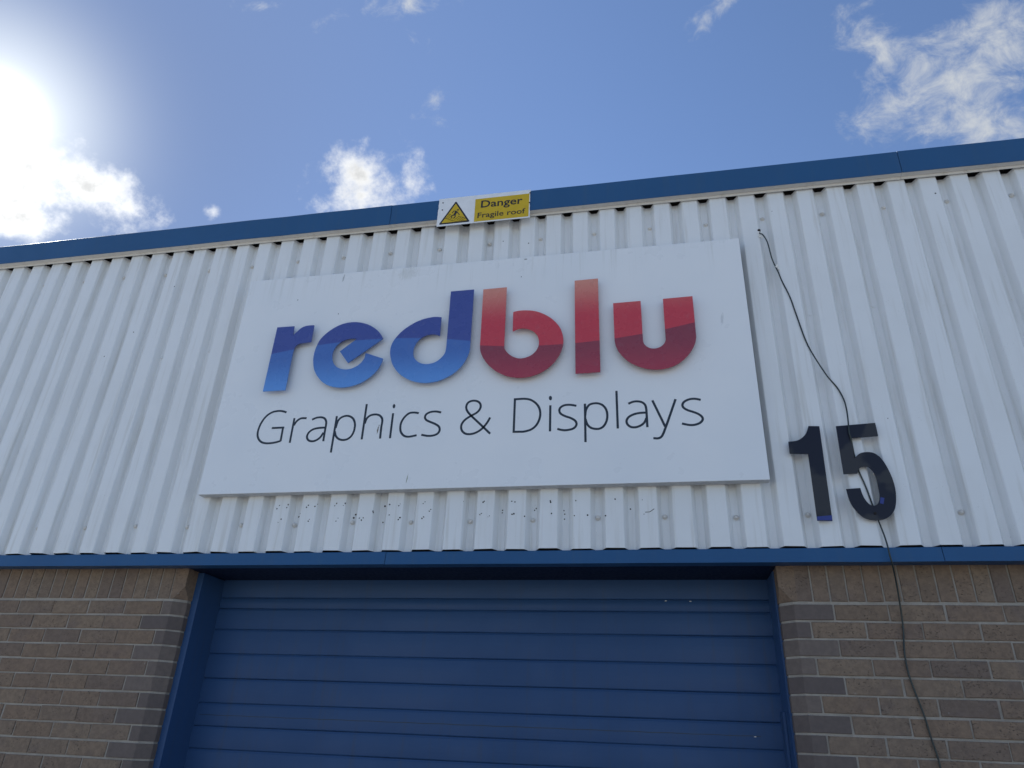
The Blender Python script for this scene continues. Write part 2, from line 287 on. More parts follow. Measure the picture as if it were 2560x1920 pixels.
def plain(name, col, rough=0.5, spec=0.5, var=0.1, metallic=0.0):
    m, nt, bs = new_mat(name)
    b = NB(nt)
    f = b.noise(b.pos(), 24, 4, 0.6)
    lo = tuple(x * (1 - var) for x in col)
    hi = tuple(min(1, x * (1 + var)) for x in col)
    b.lk(b.mix(b.ramp(f, 0.3, 0.7), lo, hi), bs.inputs['Base Color'])
    b.lk(b.ramp(b.noise(b.pos(), 60, 3), 0.3, 0.7, rough - 0.06, rough + 0.08), bs.inputs['Roughness'])
    bs.inputs['Specular IOR Level'].default_value = spec
    bs.inputs['Metallic'].default_value = metallic
    return m

M_CLAD = painted('white_coated_steel', (0.715, 0.73, 0.735), (0.43, 0.41, 0.35), 0.36, 0.42, 0.4)
M_TRIM = painted('white_trim_steel', (0.62, 0.60, 0.565), (0.40, 0.36, 0.30), 0.42, 0.45, 0.2)
M_BLUE = painted('blue_coated_steel', (0.020, 0.086, 0.205), (0.05, 0.10, 0.17), 0.45, 0.28, 0.25, 0.30, 0.7)
M_DOOR = painted('blue_shutter_paint', (0.027, 0.071, 0.172), (0.05, 0.065, 0.095), 0.48, 0.40, 0.9, 0.28, 0.5)
M_LINING = plain('shade_toned_lining', (0.010, 0.018, 0.045), 0.6, 0.2)  # near-black tone paints the shade under the door head into the colour
M_RIM = plain('sign_tray_edge', (0.50, 0.51, 0.52), 0.45)
M_SCREW = plain('screw_cap', (0.62, 0.60, 0.56), 0.35)
M_HOLE = plain('drilled_hole', (0.028, 0.025, 0.024), 0.8, 0.1)
M_DARK = plain('cavity', (0.075, 0.06, 0.05), 0.9, 0.1)
M_CABLE = plain('cable_sheath', (0.012, 0.022, 0.022), 0.4)
def digit_mat():
    m, nt, bs = new_mat('black_acrylic')
    b = NB(nt)
    p = b.pos()
    c = b.mix(b.ramp(b.noise(p, 5.5, 3, 0.5), 0.50, 0.58), (0.007, 0.009, 0.021), (0.030, 0.031, 0.036))
    b.lk(c, bs.inputs['Base Color'])
    bs.inputs['Roughness'].default_value = 0.45
    bs.inputs['Specular IOR Level'].default_value = 0.3
    return m
M_DIGIT = digit_mat()
M_DBLUE = plain('blue_film', (0.014, 0.030, 0.19), 0.4)
M_INK = plain('sign_lettering', (0.018, 0.028, 0.042), 0.45, 0.4)
M_ROOF = plain('roof_sheet', (0.30, 0.31, 0.32), 0.6)
M_WHITE = plain('white_plastic', (0.72, 0.73, 0.74), 0.4, 0.5, 0.03)
M_YELLOW = plain('yellow_print', (0.54, 0.37, 0.012), 0.42, 0.4, 0.05)
M_BLACK = plain('black_print', (0.016, 0.016, 0.02), 0.5, 0.4)
M_SEAL = plain('white_sealant', (0.75, 0.74, 0.70), 0.6)

def sign_mat():
    m, nt, bs = new_mat('white_sign_panel')
    b = NB(nt)
    p = b.pos()
    sx = b.n('ShaderNodeSeparateXYZ')
    b.lk(p, sx.inputs[0])
    X, Z = sx.outputs[0], sx.outputs[2]
    c = b.mix(b.ramp(b.noise(p, 1.6, 4, 0.5), 0.3, 0.7), (0.71, 0.735, 0.755), (0.75, 0.765, 0.775))
    # run-off streaks below the top edge
    fade = b.ramp(Z, 3.9, 4.18, 0, 1)
    st = b.m('MULTIPLY', b.ramp(b.noise(p, 10, 5, 0.6, (4, 1, 0.15)), 0.52, 0.75), fade)
    c = b.mix(b.m('MULTIPLY', st, 0.30), c, (0.42, 0.43, 0.38))
    fine = b.noise(p, 130, 3, 0.6, (1.4, 1, 0.4))
    for x0, z0, wx, wz, k, colr in ((-1.213, 4.138, 0.007, 0.036, 0.5, (0.14, 0.13, 0.12)),
                                    (-0.795, 4.135, 0.075, 0.06, 0.22, (0.30, 0.31, 0.24)),
                                    (-0.853, 3.112, 0.006, 0.035, 1.0, (0.12, 0.09, 0.06)),
                                    (-0.656, 2.825, 0.003, 0.034, 0.9, (0.16, 0.17, 0.08)),
                                    (0.99, 3.66, 0.010, 0.045, 0.35, (0.3, 0.32, 0.34)),
                                    (-0.075, 4.160, 0.012, 0.006, 0.8, (0.1, 0.1, 0.1)),
                                    (-1.493, 4.003, 0.005, 0.006, 0.9, (0.1, 0.1, 0.1)),
                                    (-1.206, 3.878, 0.004, 0.008, 1.0, (0.1, 0.1, 0.1)),
                                    (-0.098, 4.037, 0.004, 0.005, 1.0, (0.05, 0.05, 0.06))):
        dx = b.m('DIVIDE', b.m('SUBTRACT', b.m('SUBTRACT', X, x0), b.m('MULTIPLY', b.m('SUBTRACT', Z, z0), 0.12)), wx)
        dz = b.m('DIVIDE', b.m('SUBTRACT', Z, z0), wz)
        r2 = b.m('ADD', b.m('MULTIPLY', dx, dx), b.m('MULTIPLY', dz, dz))
        v = b.m('ADD', b.m('SUBTRACT', 1.0, r2), b.m('MULTIPLY', b.m('SUBTRACT', fine, 0.5), 2.4))
        c = b.mix(b.ramp(v, 0.15, 0.9, 0, k), c, colr)
    b.lk(c, bs.inputs['Base Color'])
    b.lk(b.ramp(b.noise(p, 6, 4), 0.3, 0.7, 0.26, 0.36), bs.inputs['Roughness'])
    b.lk(b.bump(b.noise(p, 1.3, 2), 0.25, 0.01), bs.inputs['Normal'])
    return m
M_SIGN = sign_mat()

def letter_mat(name, quad, ctr, upper, top, lower, low_end, z_top, z_low, z_end):
    """printed two-tone face: the tones meet along a shallow curve z = a + b x + c x^2"""
    m, nt, bs = new_mat(name)
    b = NB(nt)
    p = b.pos()
    sx = b.n('ShaderNodeSeparateXYZ')
    b.lk(p, sx.inputs[0])
    x = b.m('SUBTRACT', sx.outputs[0], ctr)
    z = sx.outputs[2]
    line = b.m('ADD', b.m('ADD', quad[0], b.m('MULTIPLY', x, quad[1])), b.m('MULTIPLY', b.m('MULTIPLY', x, x), quad[2]))
    f = b.ramp(b.m('SUBTRACT', z, line), -0.0012, 0.0012, 0, 1, False)
    cu = b.mix(b.ramp(z, z_low, z_top), upper, top)
    cl = b.mix(b.ramp(z, 3.58, z_end), lower, low_end)
    c = b.mix(f, cl, cu)
    c = b.mix(b.ramp(b.noise(p, 30, 4), 0.55, 0.8, 0, 0.10), c, (0.3, 0.3, 0.32))
    b.lk(c, bs.inputs['Base Color'])
    b.lk(b.ramp(b.noise(p, 12, 3), 0.3, 0.7, 0.22, 0.34), bs.inputs['Roughness'])
    return m
M_LBLUE = letter_mat('blue_letter_face', (3.659, -0.0105, -0.150), -0.93, (0.055, 0.080, 0.285), (0.052, 0.076, 0.27), (0.066, 0.150, 0.42), (0.110, 0.285, 0.66), 4.0, 3.7, 3.34)
M_LRED = letter_mat('red_letter_face', (3.5462, 0.0115, 0.150), 0.15, (0.52, 0.052, 0.070), (0.62, 0.27, 0.20), (0.235, 0.046, 0.066), (0.38, 0.046, 0.072), 4.0, 3.70, 3.30)

def brick_mat():
    m, nt, bs = new_mat('brown_brick')
    b = NB(nt)
    p = b.pos()
    r = b.m('FRACT', b.m('ADD', b.rnd(), b.n('ShaderNodeNewGeometry').outputs['Random Per Island']))
    cr = b.n('ShaderNodeValToRGB')
    b.lk(r, cr.inputs[0])
    el = cr.color_ramp.elements
    cols = [(0.0, (0.210, 0.152, 0.108)), (0.2, (0.238, 0.168, 0.118)), (0.42, (0.218, 0.162, 0.120)), (0.6, (0.246, 0.180, 0.127)), (0.8, (0.226, 0.160, 0.114)), (0.93, (0.205, 0.150, 0.112)), (1.0, (0.180, 0.134, 0.106))]
    el[0].position, el[0].color = cols[0][0], cols[0][1] + (1,)
    el[1].position, el[1].color = cols[-1][0], cols[-1][1] + (1,)
    for po, co in cols[1:-1]:
        e = el.new(po)
        e.color = co + (1,)
    # large fired patches differ from brick to brick
    off = b.n('ShaderNodeVectorMath', operation='ADD')
    b.lk(p, off.inputs[0])
    cx = b.n('ShaderNodeCombineXYZ')
    b.lk(b.m('MULTIPLY', r, 37.0), cx.inputs[0])
    b.lk(b.m('MULTIPLY', r, 91.0), cx.inputs[2])
    b.lk(cx.outputs[0], off.inputs[1])
    q = off.outputs[0]
    c = b.mix(b.ramp(b.noise(q, 7, 4, 0.6), 0.50, 0.72, 0, 0.45), cr.outputs[0], (0.150, 0.118, 0.108))
    c = b.mix(b.ramp(b.noise(q, 55, 4, 0.65), 0.3, 0.7), b.mix(0.62, (0.08, 0.06, 0.05), c), c)
    pits = b.ramp(b.noise(q, 120, 3, 0.6, (0.8, 1, 1.2)), 0.57, 0.68)
    dens = b.ramp(b.noise(q, 9, 2, 0.5), 0.38, 0.60)
    pits = b.m('MULTIPLY', pits, dens)
    c = b.mix(b.m('MULTIPLY', pits, 0.75), c, (0.045, 0.036, 0.032))
    c = b.mix(b.ramp(b.noise(q, 33, 3, 0.6), 0.70, 0.80, 0, 0.35), c, (0.42, 0.40, 0.37))
    b.lk(c, bs.inputs['Base Color'])
    bs.inputs['Roughness'].default_value = 0.88
    bs.inputs['Specular IOR Level'].default_value = 0.25
    h = b.m('ADD', b.m('MULTIPLY', b.noise(q, 90, 5, 0.65), 0.6), b.m('MULTIPLY', pits, -0.8))
    b.lk(b.bump(h, 0.7, 0.004), bs.inputs['Normal'])
    return m
M_BRICK = brick_mat()

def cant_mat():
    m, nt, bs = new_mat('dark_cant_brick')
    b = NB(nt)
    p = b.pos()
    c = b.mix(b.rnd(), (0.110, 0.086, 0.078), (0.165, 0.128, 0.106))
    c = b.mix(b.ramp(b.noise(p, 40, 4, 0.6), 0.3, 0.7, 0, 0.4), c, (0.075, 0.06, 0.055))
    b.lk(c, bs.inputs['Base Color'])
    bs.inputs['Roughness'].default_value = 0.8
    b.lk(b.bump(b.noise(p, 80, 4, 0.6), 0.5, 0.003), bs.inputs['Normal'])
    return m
M_CANT = cant_mat()

def mortar_mat():
    m, nt, bs = new_mat('mortar')
    b = NB(nt)
    p = b.pos()
    c = b.mix(b.ramp(b.noise(p, 14, 5, 0.65), 0.3, 0.7), (0.265, 0.235, 0.20), (0.35, 0.315, 0.27))
    c = b.mix(b.ramp(b.noise(p, 240, 3, 0.6), 0.55, 0.75, 0, 0.5), c, (0.15, 0.13, 0.11))
    b.lk(c, bs.inputs['Base Color'])
    bs.inputs['Roughness'].default_value = 0.95
    b.lk(b.bump(b.noise(p, 150, 4, 0.6), 0.6, 0.004), bs.inputs['Normal'])
    return m
M_MORTAR = mortar_mat()

def ground_mat():
    m, nt, bs = new_mat('worn_concrete')
    b = NB(nt)
    p = b.pos()
    c = b.mix(b.ramp(b.noise(p, 0.7, 6, 0.6), 0.35, 0.65), (0.19, 0.19, 0.185), (0.25, 0.25, 0.245))
    c = b.mix(b.ramp(b.noise(p, 60, 4, 0.6), 0.5, 0.8, 0, 0.5), c, (0.11, 0.105, 0.10))
    b.lk(c, bs.inputs['Base Color'])
    bs.inputs['Roughness'].default_value = 0.9
    b.lk(b.bump(b.noise(p, 90, 4), 0.4, 0.01), bs.inputs['Normal'])
    return m
M_GROUND = ground_mat()

# ------------------------------------------------------------------ helpers
def link(o, parent=None):
    COL.objects.link(o)
    if parent is not None:
        o.parent = parent
    return o

def mesh_obj(name, verts, faces, mat, parent=None, smooth=False):
    me = bpy.data.meshes.new(name)
    me.from_pydata(verts, [], faces)
    me.update()
    if mat is not None:
        me.materials.append(mat)
    if smooth:
        me.polygons.foreach_set('use_smooth', [True] * len(me.polygons))
    return link(bpy.data.objects.new(name, me), parent)

def fix_normals(me):
    bm = bmesh.new()
    bm.from_mesh(me)
    bmesh.ops.recalc_face_normals(bm, faces=bm.faces)
    bm.to_mesh(me)
    bm.free()

def thing(name, label, cat, group=None, loc=(0, 0, 0)):
    o = bpy.data.objects.new(name, None)
    o.empty_display_size = 0.1
    link(o)
    o.location = loc
    tag(o, label, cat, group)
    return o

def tag(o, label, cat, group=None):
    o['label'] = label
    o['category'] = cat
    if group:
        o['group'] = group

def box_data(x0, x1, y0, y1, z0, z1):
    v = [(x0, y0, z0), (x1, y0, z0), (x1, y1, z0), (x0, y1, z0), (x0, y0, z1), (x1, y0, z1), (x1, y1, z1), (x0, y1, z1)]
    f = [(0, 3, 2, 1), (4, 5, 6, 7), (0, 1, 5, 4), (1, 2, 6, 5), (2, 3, 7, 6), (3, 0, 4, 7)]
    return v, f

def box(name, x0, x1, y0, y1, z0, z1, mat, parent=None, bevel=0.0):
    v, f = box_data(x0, x1, y0, y1, z0, z1)
    o = mesh_obj(name, v, f, mat, parent)
    if bevel:
        bm = bmesh.new()
        bm.from_mesh(o.data)
        bmesh.ops.bevel(bm, geom=bm.edges[:], offset=bevel, segments=2, affect='EDGES', profile=0.6)
        bm.to_mesh(o.data)
        bm.free()
    return o

def extrude_profile(name, prof, x0, x1, mat, parent=None, closed=True, nx=1, jit=0.0, seed=0):
    """prof: list of (y, z); swept along X"""
    rr = random.Random(seed)
    v, f = [], []
    n = len(prof)
    for i in range(nx + 1):
        x = x0 + (x1 - x0) * i / nx
        dy, dz = rr.uniform(-jit, jit), rr.uniform(-jit, jit)
        for (y, z) in prof:
            v.append((x, y + dy, z + dz))
    for i in range(nx):
        for k in range(n if closed else n - 1):
            a, b = i * n + k, i * n + (k + 1) % n
            f.append((a, b, b + n, a + n))
    if closed:
        f.append(tuple(range(n))[::-1])
        f.append(tuple(range(nx * n, nx * n + n)))
    o = mesh_obj(name, v, f, mat, parent)
    fix_normals(o.data)
    return o

def catmull(pts, closed=True, sub=5):
    """smooth through points; a third element marks a corner"""
    n = len(pts)
    out = []
    P = [Vector((p[0], p[1])) for p in pts]
    cr = [len(p) > 2 for p in pts]
    for i in range(n if closed else n - 1):
        a, b = P[i], P[(i + 1) % n]
        out.append(a)
        if cr[i] and cr[(i + 1) % n]:
            continue
        p0 = a if (cr[i] or (not closed and i == 0)) else P[i - 1]
        last = (not closed and i == n - 2)
        p3 = b if (cr[(i + 1) % n] or last) else P[(i + 2) % n]
        for s in range(1, sub):
            t = s / sub
            out.append(0.5 * ((2 * a) + (b - p0) * t + (2 * p0 - 5 * a + 4 * b - p3) * t * t + (3 * a - p0 - 3 * b + p3) * t ** 3))
    if not closed:
        out.append(P[-1])
    return out

def plate(name, outline, y_front, thick, mat, parent=None, sub=5, bevel=0.0):
    """flat cut-out shape in the XZ plane with real thickness"""
    pts = catmull(outline, True, sub)
    bm = bmesh.new()
    vs_ = [bm.verts.new((p.x, y_front, p.y)) for p in pts]
    face = bm.faces.new(vs_)
    face.normal_update()
    if face.normal.y > 0:
        face.normal_flip()
    ret = bmesh.ops.extrude_face_region(bm, geom=[face])
    for e in ret['geom']:
        if isinstance(e, bmesh.types.BMVert):
            e.co.y = y_front + thick
    # extrude_face_region leaves the first face behind at the front
    bmesh.ops.recalc_face_normals(bm, faces=bm.faces)
    front = [f for f in bm.faces if all(abs(v.co.y - y_front) < 1e-7 for v in f.verts)]
    if not front:
        bm.faces.new(vs_)
        bmesh.ops.recalc_face_normals(bm, faces=bm.faces)
    bmesh.ops.triangulate(bm, faces=[f for f in bm.faces if len(f.verts) > 4])
    me = bpy.data.meshes.new(name)
    bm.to_mesh(me)
    bm.free()
    me.materials.append(mat)
    return link(bpy.data.objects.new(name, me), parent)

def ribbon_data(pts, w, y, thick, verts, faces):
    base = len(verts)
    n = len(pts)
    for i, p in enumerate(pts):
        a = pts[max(0, i - 1)]
        c = pts[min(n - 1, i + 1)]
        d = (c - a)
        d = d.normalized() if d.length > 1e-9 else Vector((1, 0))
        nn = Vector((-d.y, d.x)) * (w / 2)
        for yy in (y, y + thick):
            verts.append((p.x + nn.x, yy, p.y + nn.y))
            verts.append((p.x - nn.x, yy, p.y - nn.y))
    for i in range(n - 1):
        k = base + i * 4
        faces.append((k, k + 1, k + 5, k + 4))
        faces.append((k, k + 4, k + 6, k + 2))
        faces.append((k + 1, k + 3, k + 7, k + 5))
    faces.append((base, base + 2, base + 3, base + 1))
    k = base + (n - 1) * 4
    faces.append((k, k + 1, k + 3, k + 2))

def tube(name, path, rad, mat, parent=None, seg=8):
    v, f = [], []
    n = len(path)
    for i, p in enumerate(path):
        t = (path[min(n - 1, i + 1)] - path[max(0, i - 1)]).normalized()
        a = t.cross(Vector((0, 1, 0)))
        if a.length < 1e-3:
            a = t.cross(Vector((1, 0, 0)))
        a.normalize()
        b = t.cross(a).normalized()
        for k in range(seg):
            an = 2 * math.pi * k / seg
            v.append(tuple(p + a * math.cos(an) * rad + b * math.sin(an) * rad))
    for i in range(n - 1):
        for k in range(seg):
            k2 = (k + 1) % seg
            f.append((i * seg + k, i * seg + k2, (i + 1) * seg + k2, (i + 1) * seg + k))
    f.append(tuple(range(seg)))
    f.append(tuple(range((n - 1) * seg, n * seg))[::-1])
    o = mesh_obj(name, v, f, mat, parent, True)
    fix_normals(o.data)
    return o

def disc_data(x, y, z, r, verts, faces, seg=8, depth=0.001, sq=1.0, ang=0.0):
    base = len(verts)
    for yy in (y, y + depth):
        for k in range(seg):
            a = 2 * math.pi * k / seg
            dx, dz = r * math.cos(a), r * sq * math.sin(a)
            verts.append((x + dx * math.cos(ang) - dz * math.sin(ang), yy, z + dx * math.sin(ang) + dz * math.cos(ang)))
    faces.append(tuple(range(base, base + seg)))
    for k in range(seg):
        k2 = (k + 1) % seg
        faces.append((base + k, base + seg + k, base + seg + k2, base + k2))

# ------------------------------------------------------------------ the ground
gnd = mesh_obj('ground', [(-400, -400, 0), (400, -400, 0), (400, 400, 0), (-400, 400, 0)], [(0, 1, 2, 3)], M_GROUND)
gnd['kind'] = 'structure'

# ------------------------------------------------------------------ the industrial unit
XL, XR = -6.07, 5.18                 # the stretch of the row that is built
unit = thing('industrial_unit', 'brick and white corrugated steel industrial unit with blue trim and blue roller door', 'building')
PITCH, CX0 = 0.160604, -3.81966      # corrugation pitch, left edge of crown 0
ZB, ZT = 2.468, 4.529
CROWN, FLANK, DEEP = 0.0865, 0.0205, 0.041

def rounded(pts, rad, seg=3):
    out = [pts[0]]
    for i in range(1, len(pts) - 1):
        a, b, c = Vector(pts[i - 1]), Vector(pts[i]), Vector(pts[i + 1])
        r = min(rad, (a - b).length * 0.45, (c - b).length * 0.45)
        p, q = b + (a - b).normalized() * r, b + (c - b).normalized() * r
        for s in range(seg + 1):
            t = s / seg
            out.append(tuple(p * (1 - t) ** 2 + b * 2 * t * (1 - t) + q * t * t))
    out.append(pts[-1])
    return out

SHEET_N = 7
screw_me = None
def screw_mesh():
    v, f = [], []
    rings = [(0.0115, 0.0), (0.0115, -0.002), (0.0085, -0.0035), (0.0078, -0.007), (0.005, -0.0095)]
    seg = 8
    for r, y in rings:
        for k in range(seg):
            a = 2 * math.pi * k / seg
            v.append((r * math.cos(a), y, r * math.sin(a)))
    for i in range(len(rings) - 1):
        for k in range(seg):
            k2 = (k + 1) % seg
            f.append((i * seg + k, i * seg + k2, (i + 1) * seg + k2, (i + 1) * seg + k))
    f.append(tuple(range((len(rings) - 1) * seg, len(rings) * seg)))
    me = bpy.data.meshes.new('screw')
    me.from_pydata(v, [], f)
    me.materials.append(M_SCREW)
    fix_normals(me)
    return me
SCREW = screw_mesh()
PAINTED_SCREW = SCREW.copy()
PAINTED_SCREW.materials[0] = M_CLAD

NZ = 10
PH = {}
def wobble(px, t, ph):
    return 0.0020 * math.sin(px * 3.1 + ph[0] + t * 4) + 0.0014 * math.sin(px * 11 + ph[1]) * math.sin(t * 7 + ph[2])
def sheet_y(x, z):
    k = math.floor((x - CX0) / PITCH)
    return wobble(x, (z - ZB) / (ZT - ZB), PH[(k - k_first) // SHEET_N])
k_first, k_last = -14, 56
rj0 = random.Random(31)
for j, k0 in enumerate(range(k_first, k_last, SHEET_N)):
    pts = []
    for k in range(k0, k0 + SHEET_N):
        x = CX0 + k * PITCH
        j1, j2, j3 = rj0.uniform(-0.0014, 0.0014), rj0.uniform(-0.0014, 0.0014), rj0.uniform(-0.0016, 0.0010)
        pts += [(x + j1, 0.0), (x + CROWN + j2, 0.0), (x + CROWN + FLANK + j2, DEEP + j3), (x + PITCH - FLANK + j1, DEEP + j3)]
    x = CX0 + (k0 + SHEET_N) * PITCH
    pts += [(x, -0.0022), (x + CROWN + 0.001, -0.0022), (x + CROWN + FLANK * 0.7, DEEP * 0.55)]   # side lap over the next sheet
    prof = rounded(pts, 0.0045, 3)
    rr = random.Random(100 + j)
    verts, faces = [], []
    n = len(prof)
    open_lap = (k0 + SHEET_N) in (14, 28)
    ph = PH[j] = [rr.uniform(0, 6.28) for _ in range(4)]
    for iz in range(NZ + 1):
        t = iz / NZ
        z = ZB + (ZT - ZB) * t
        for (px, py) in prof:
            wob = wobble(px, t, ph)
            dz = 0.0
            if iz == 0:
                dz = 0.0016 * math.sin(px * 23 + ph[3]) + 0.0008 * math.sin(px * 61)
            xx, yy = px, py + wob
            if open_lap and px > x - 0.01 and t < 0.12:
                yy -= 0.005 * (1 - t / 0.12) * (px - x + 0.01) / 0.1
                xx += 0.004 * (1 - t / 0.12)
            verts.append((xx, yy, z + dz))
    for iz in range(NZ):
        for i in range(n - 1):
            a = iz * n + i
            faces.append((a, a + 1, a + 1 + n, a + n))
    sh = mesh_obj('cladding_sheet', verts, faces, M_CLAD, unit)
    sol = sh.modifiers.new('thickness', 'SOLIDIFY')
    sol.thickness = 0.0012
    sol.offset = 1.0 if False else -1.0
    # fixing screws in every second trough
    for k in range(k0, k0 + SHEET_N):
        if k % 2 == 0:
            continue
        cx = CX0 + (k + 0.77) * PITCH
        for zz in (4.368, 2.620):
            s = link(bpy.data.objects.new('screw', SCREW), sh)
            s.location = (cx + rr.uniform(-0.006, 0.006), DEEP - 0.001, zz + rr.uniform(-0.006, 0.006))
            s.rotation_euler = (0, rr.uniform(0, 1), 0)
            s.scale = (1.15, 1.35, 1.15)
    if j in (1, 3, 5, 6, 7):
        for k in range(k0, k0 + SHEET_N):
            if k % 2:
                continue
            s = link(bpy.data.objects.new('screw', SCREW), sh)        # mid rail, painted over
            s.location = (CX0 + (k + 0.77) * PITCH + rr.uniform(-0.008, 0.008), DEEP + 0.0045, 3.72 + rr.uniform(-0.02, 0.02))
            s.data = PAINTED_SCREW

hv, hf = [], []
rh = random.Random(9)
for (x, z) in HOLES:
    disc_data(x, sheet_y(x, z) - (0.0028 if (math.floor((x - CX0) / PITCH) - k_first) % SHEET_N == 0 else 0.0006), z, rh.uniform(0.0020, 0.0050), hv, hf, 8, 0.0012, rh.uniform(0.7, 1.1), rh.uniform(0, 3))
for (x, z) in HOLES_DEEP:
    disc_data(x, DEEP + sheet_y(x, z) - 0.0012, z, rh.uniform(0.0030, 0.0050), hv, hf, 8, 0.003, rh.uniform(0.7, 1.1), rh.uniform(0, 3))
for pts_ in ([(-0.4065, 2.7166), (-0.385, 2.7149), (-0.3692, 2.7084)], [(0.5453, 2.639), (0.5672, 2.6403), (0.5886, 2.6553)], [(-0.3977, 2.7613), (-0.37, 2.76)]):
    ribbon_data([Vector(p) for p in pts_], 0.0028, sheet_y(*pts_[1]) - 0.0008, 0.0012, hv, hf)
ho = mesh_obj('drilled_holes', hv, hf, M_HOLE, unit)
ho['kind'] = 'stuff'
ho['label'] = 'rows of small dark screw holes left in the white cladding'

# inner wall behind the sheets, back and side walls, roof
box('inner_wall', XL, XR, 0.085, 0.20, 2.47, 4.62, M_DARK, unit)
box('side_wall', XL - 0.12, XL - 0.003, 0.10, 14.0, 0.0, 4.55, M_CLAD, unit)
box('side_wall', XR + 0.06, XR + 0.18, 0.10, 14.0, 0.0, 4.55, M_CLAD, unit)
box('rear_wall', XL, XR, 13.9, 14.02, 0.0, 4.55, M_CLAD, unit)
extrude_profile('roof', [(0.16, 4.625), (0.16, 4.660), (7.0, 4.680), (14.1, 4.580), (14.1, 4.552), (7.0, 4.650)], XL - 0.12, XR + 0.18, M_ROOF, unit)

# blue eaves fascia in three metre lengths, white soffit trim under it
FZ0, FZ1, FY = 4.531, 4.688, -0.050
fx = [XL - 0.05, -3.965, -0.967, 2.031, XR + 0.15]
for i in range(4):
    a, b_ = fx[i], fx[i + 1]
    e = 0.0012 * (i % 2)
    prof = [(FY - e, FZ0), (FY - e - 0.001, FZ1 - 0.004), (FY - e + 0.003, FZ1 + e), (0.16, FZ1 + 0.004 + e), (0.16, FZ1), (FY + 0.004, FZ1 - 0.004), (FY + 0.003, FZ0)]
    extrude_profile('fascia', prof, a + 0.0015, b_ - 0.0012, M_BLUE, unit, True, 12, 0.0009, i)
    tp = [(FY + 0.004, FZ0 + 0.0045), (FY + 0.004, FZ0 + 0.0015), (-0.015, FZ0 - 0.001), (-0.0125, FZ0 - 0.0145), (-0.010, FZ0 - 0.0145), (-0.0105, FZ0 + 0.0035)]
    extrude_profile('soffit_trim', tp, a + 0.001, b_ - 0.001, M_TRIM, unit, True, 12, 0.0007, i + 20)
for i in range(26):
    s = link(bpy.data.objects.new('rivet', SCREW), unit)
    s.location = (-5.8 + i * 0.43, -0.0135, FZ0 - 0.008)
    s.scale = (0.42, 0.42, 0.42)

# drip flashing below the cladding
sx_ = [XL - 0.05, -3.295, -0.745, 1.805, 4.355, XR + 0.05]
for i in range(5):
    e = 0.001 * (i % 2)
    prof = [(0.004 - e, 2.458), (-0.003 - e, 2.396), (0.092, 2.402), (0.092, 2.405), (0.002, 2.400), (0.008, 2.456), (0.070, 2.470), (0.070, 2.472), (0.006, 2.4605)]
    extrude_profile('drip_flashing', prof, sx_[i] + 0.001, sx_[i + 1] - 0.001, M_BLUE, unit, True, 10, 0.0006, 40 + i)

# ------------------------------------------------------------------ brickwork
BY = 0.100                                 # brick face
JOINT = 0.010
CANT = 0.055
def brick_mesh(w, h, d, seed, soft=0.0022):
    rr = random.Random(seed)
    j = lambda a: rr.uniform(-a, a)
    v = []
    for (sx, sz) in ((-1, -1), (1, -1), (1, 1), (-1, 1)):
        v.append((sx * w / 2, d, sz * h / 2))
    for (sx, sz) in ((-1, -1), (1, -1), (1, 1), (-1, 1)):
        v.append((sx * (w / 2 + j(0.0012)), soft + j(0.0006), sz * (h / 2 + j(0.0012))))
    for (sx, sz) in ((-1, -1), (1, -1), (1, 1), (-1, 1)):
        v.append((sx * (w / 2 - soft * 1.3 + j(0.001)), j(0.0006), sz * (h / 2 - soft * 1.3 + j(0.001))))
    f = [(8, 9, 10, 11)]
    for k in range(4):
        k2 = (k + 1) % 4
        f.append((4 + k, 4 + k2, 8 + k2, 8 + k))
        f.append((k, k2, 4 + k2, 4 + k))
    me = bpy.data.meshes.new('brick')
    me.from_pydata(v, [], f)
    me.materials.append(M_BRICK)
    fix_normals(me)
    return me
STRETCH = [brick_mesh(0.2172, 0.0662, 0.09, s) for s in range(6)]
SOLDIER = [brick_mesh(0.0680, 0.213, 0.09, 30 + s) for s in range(4)]

def cant_mesh(w, h, side):
    """special corner brick: front face, 45 degree cut, return into the opening; side +1 = opening to the right"""
    pl = [(-w, 0.0), (0.0, 0.0), (CANT, CANT), (CANT, 0.105), (-w, 0.105)]
    n = len(pl)
    v = [(side * x, y, -h / 2) for x, y in pl] + [(side * x, y, h / 2) for x, y in pl]
    f = [tuple(range(n)), tuple(range(n, 2 * n))] + [(k, (k + 1) % n, n + (k + 1) % n, n + k) for k in range(n)]
    me = bpy.data.meshes.new('cant_brick')
    me.from_pydata(v, [], f)
    me.materials.append(M_CANT)
    bm = bmesh.new()
    bm.from_mesh(me)
    bmesh.ops.recalc_face_normals(bm, faces=bm.faces)
    bmesh.ops.bevel(bm, geom=bm.edges[:], offset=0.0018, segments=1, affect='EDGES')
    bm.to_mesh(me)
    bm.free()
    return me

def stop_mesh(side):
    """soldier with the stopped end of the splay cut from its lower outer corner"""
    w, h, d = 0.075, 0.213, 0.105
    x0, x1 = -(w - CANT), CANT
    zb, zt, zc = -h / 2, h / 2, -h / 2 + 0.062
    v = [(x0, 0, zb), (0.0, 0, zb), (x1, 0, zc), (x1, 0, zt), (x0, 0, zt), (x0, d, zb), (x1, d, zb), (x1, d, zt), (x0, d, zt), (x1, CANT, zb)]
    f = [(0, 1, 2, 3, 4), (1, 9, 2), (2, 9, 6, 7, 3), (0, 5, 6, 9, 1), (4, 3, 7, 8), (0, 4, 8, 5), (5, 8, 7, 6)]
    v = [(side * x, y, z) for x, y, z in v]
    me = bpy.data.meshes.new('stop_brick')
    me.from_pydata(v, [], f)
    me.materials.append(M_BRICK)
    fix_normals(me)
    return me

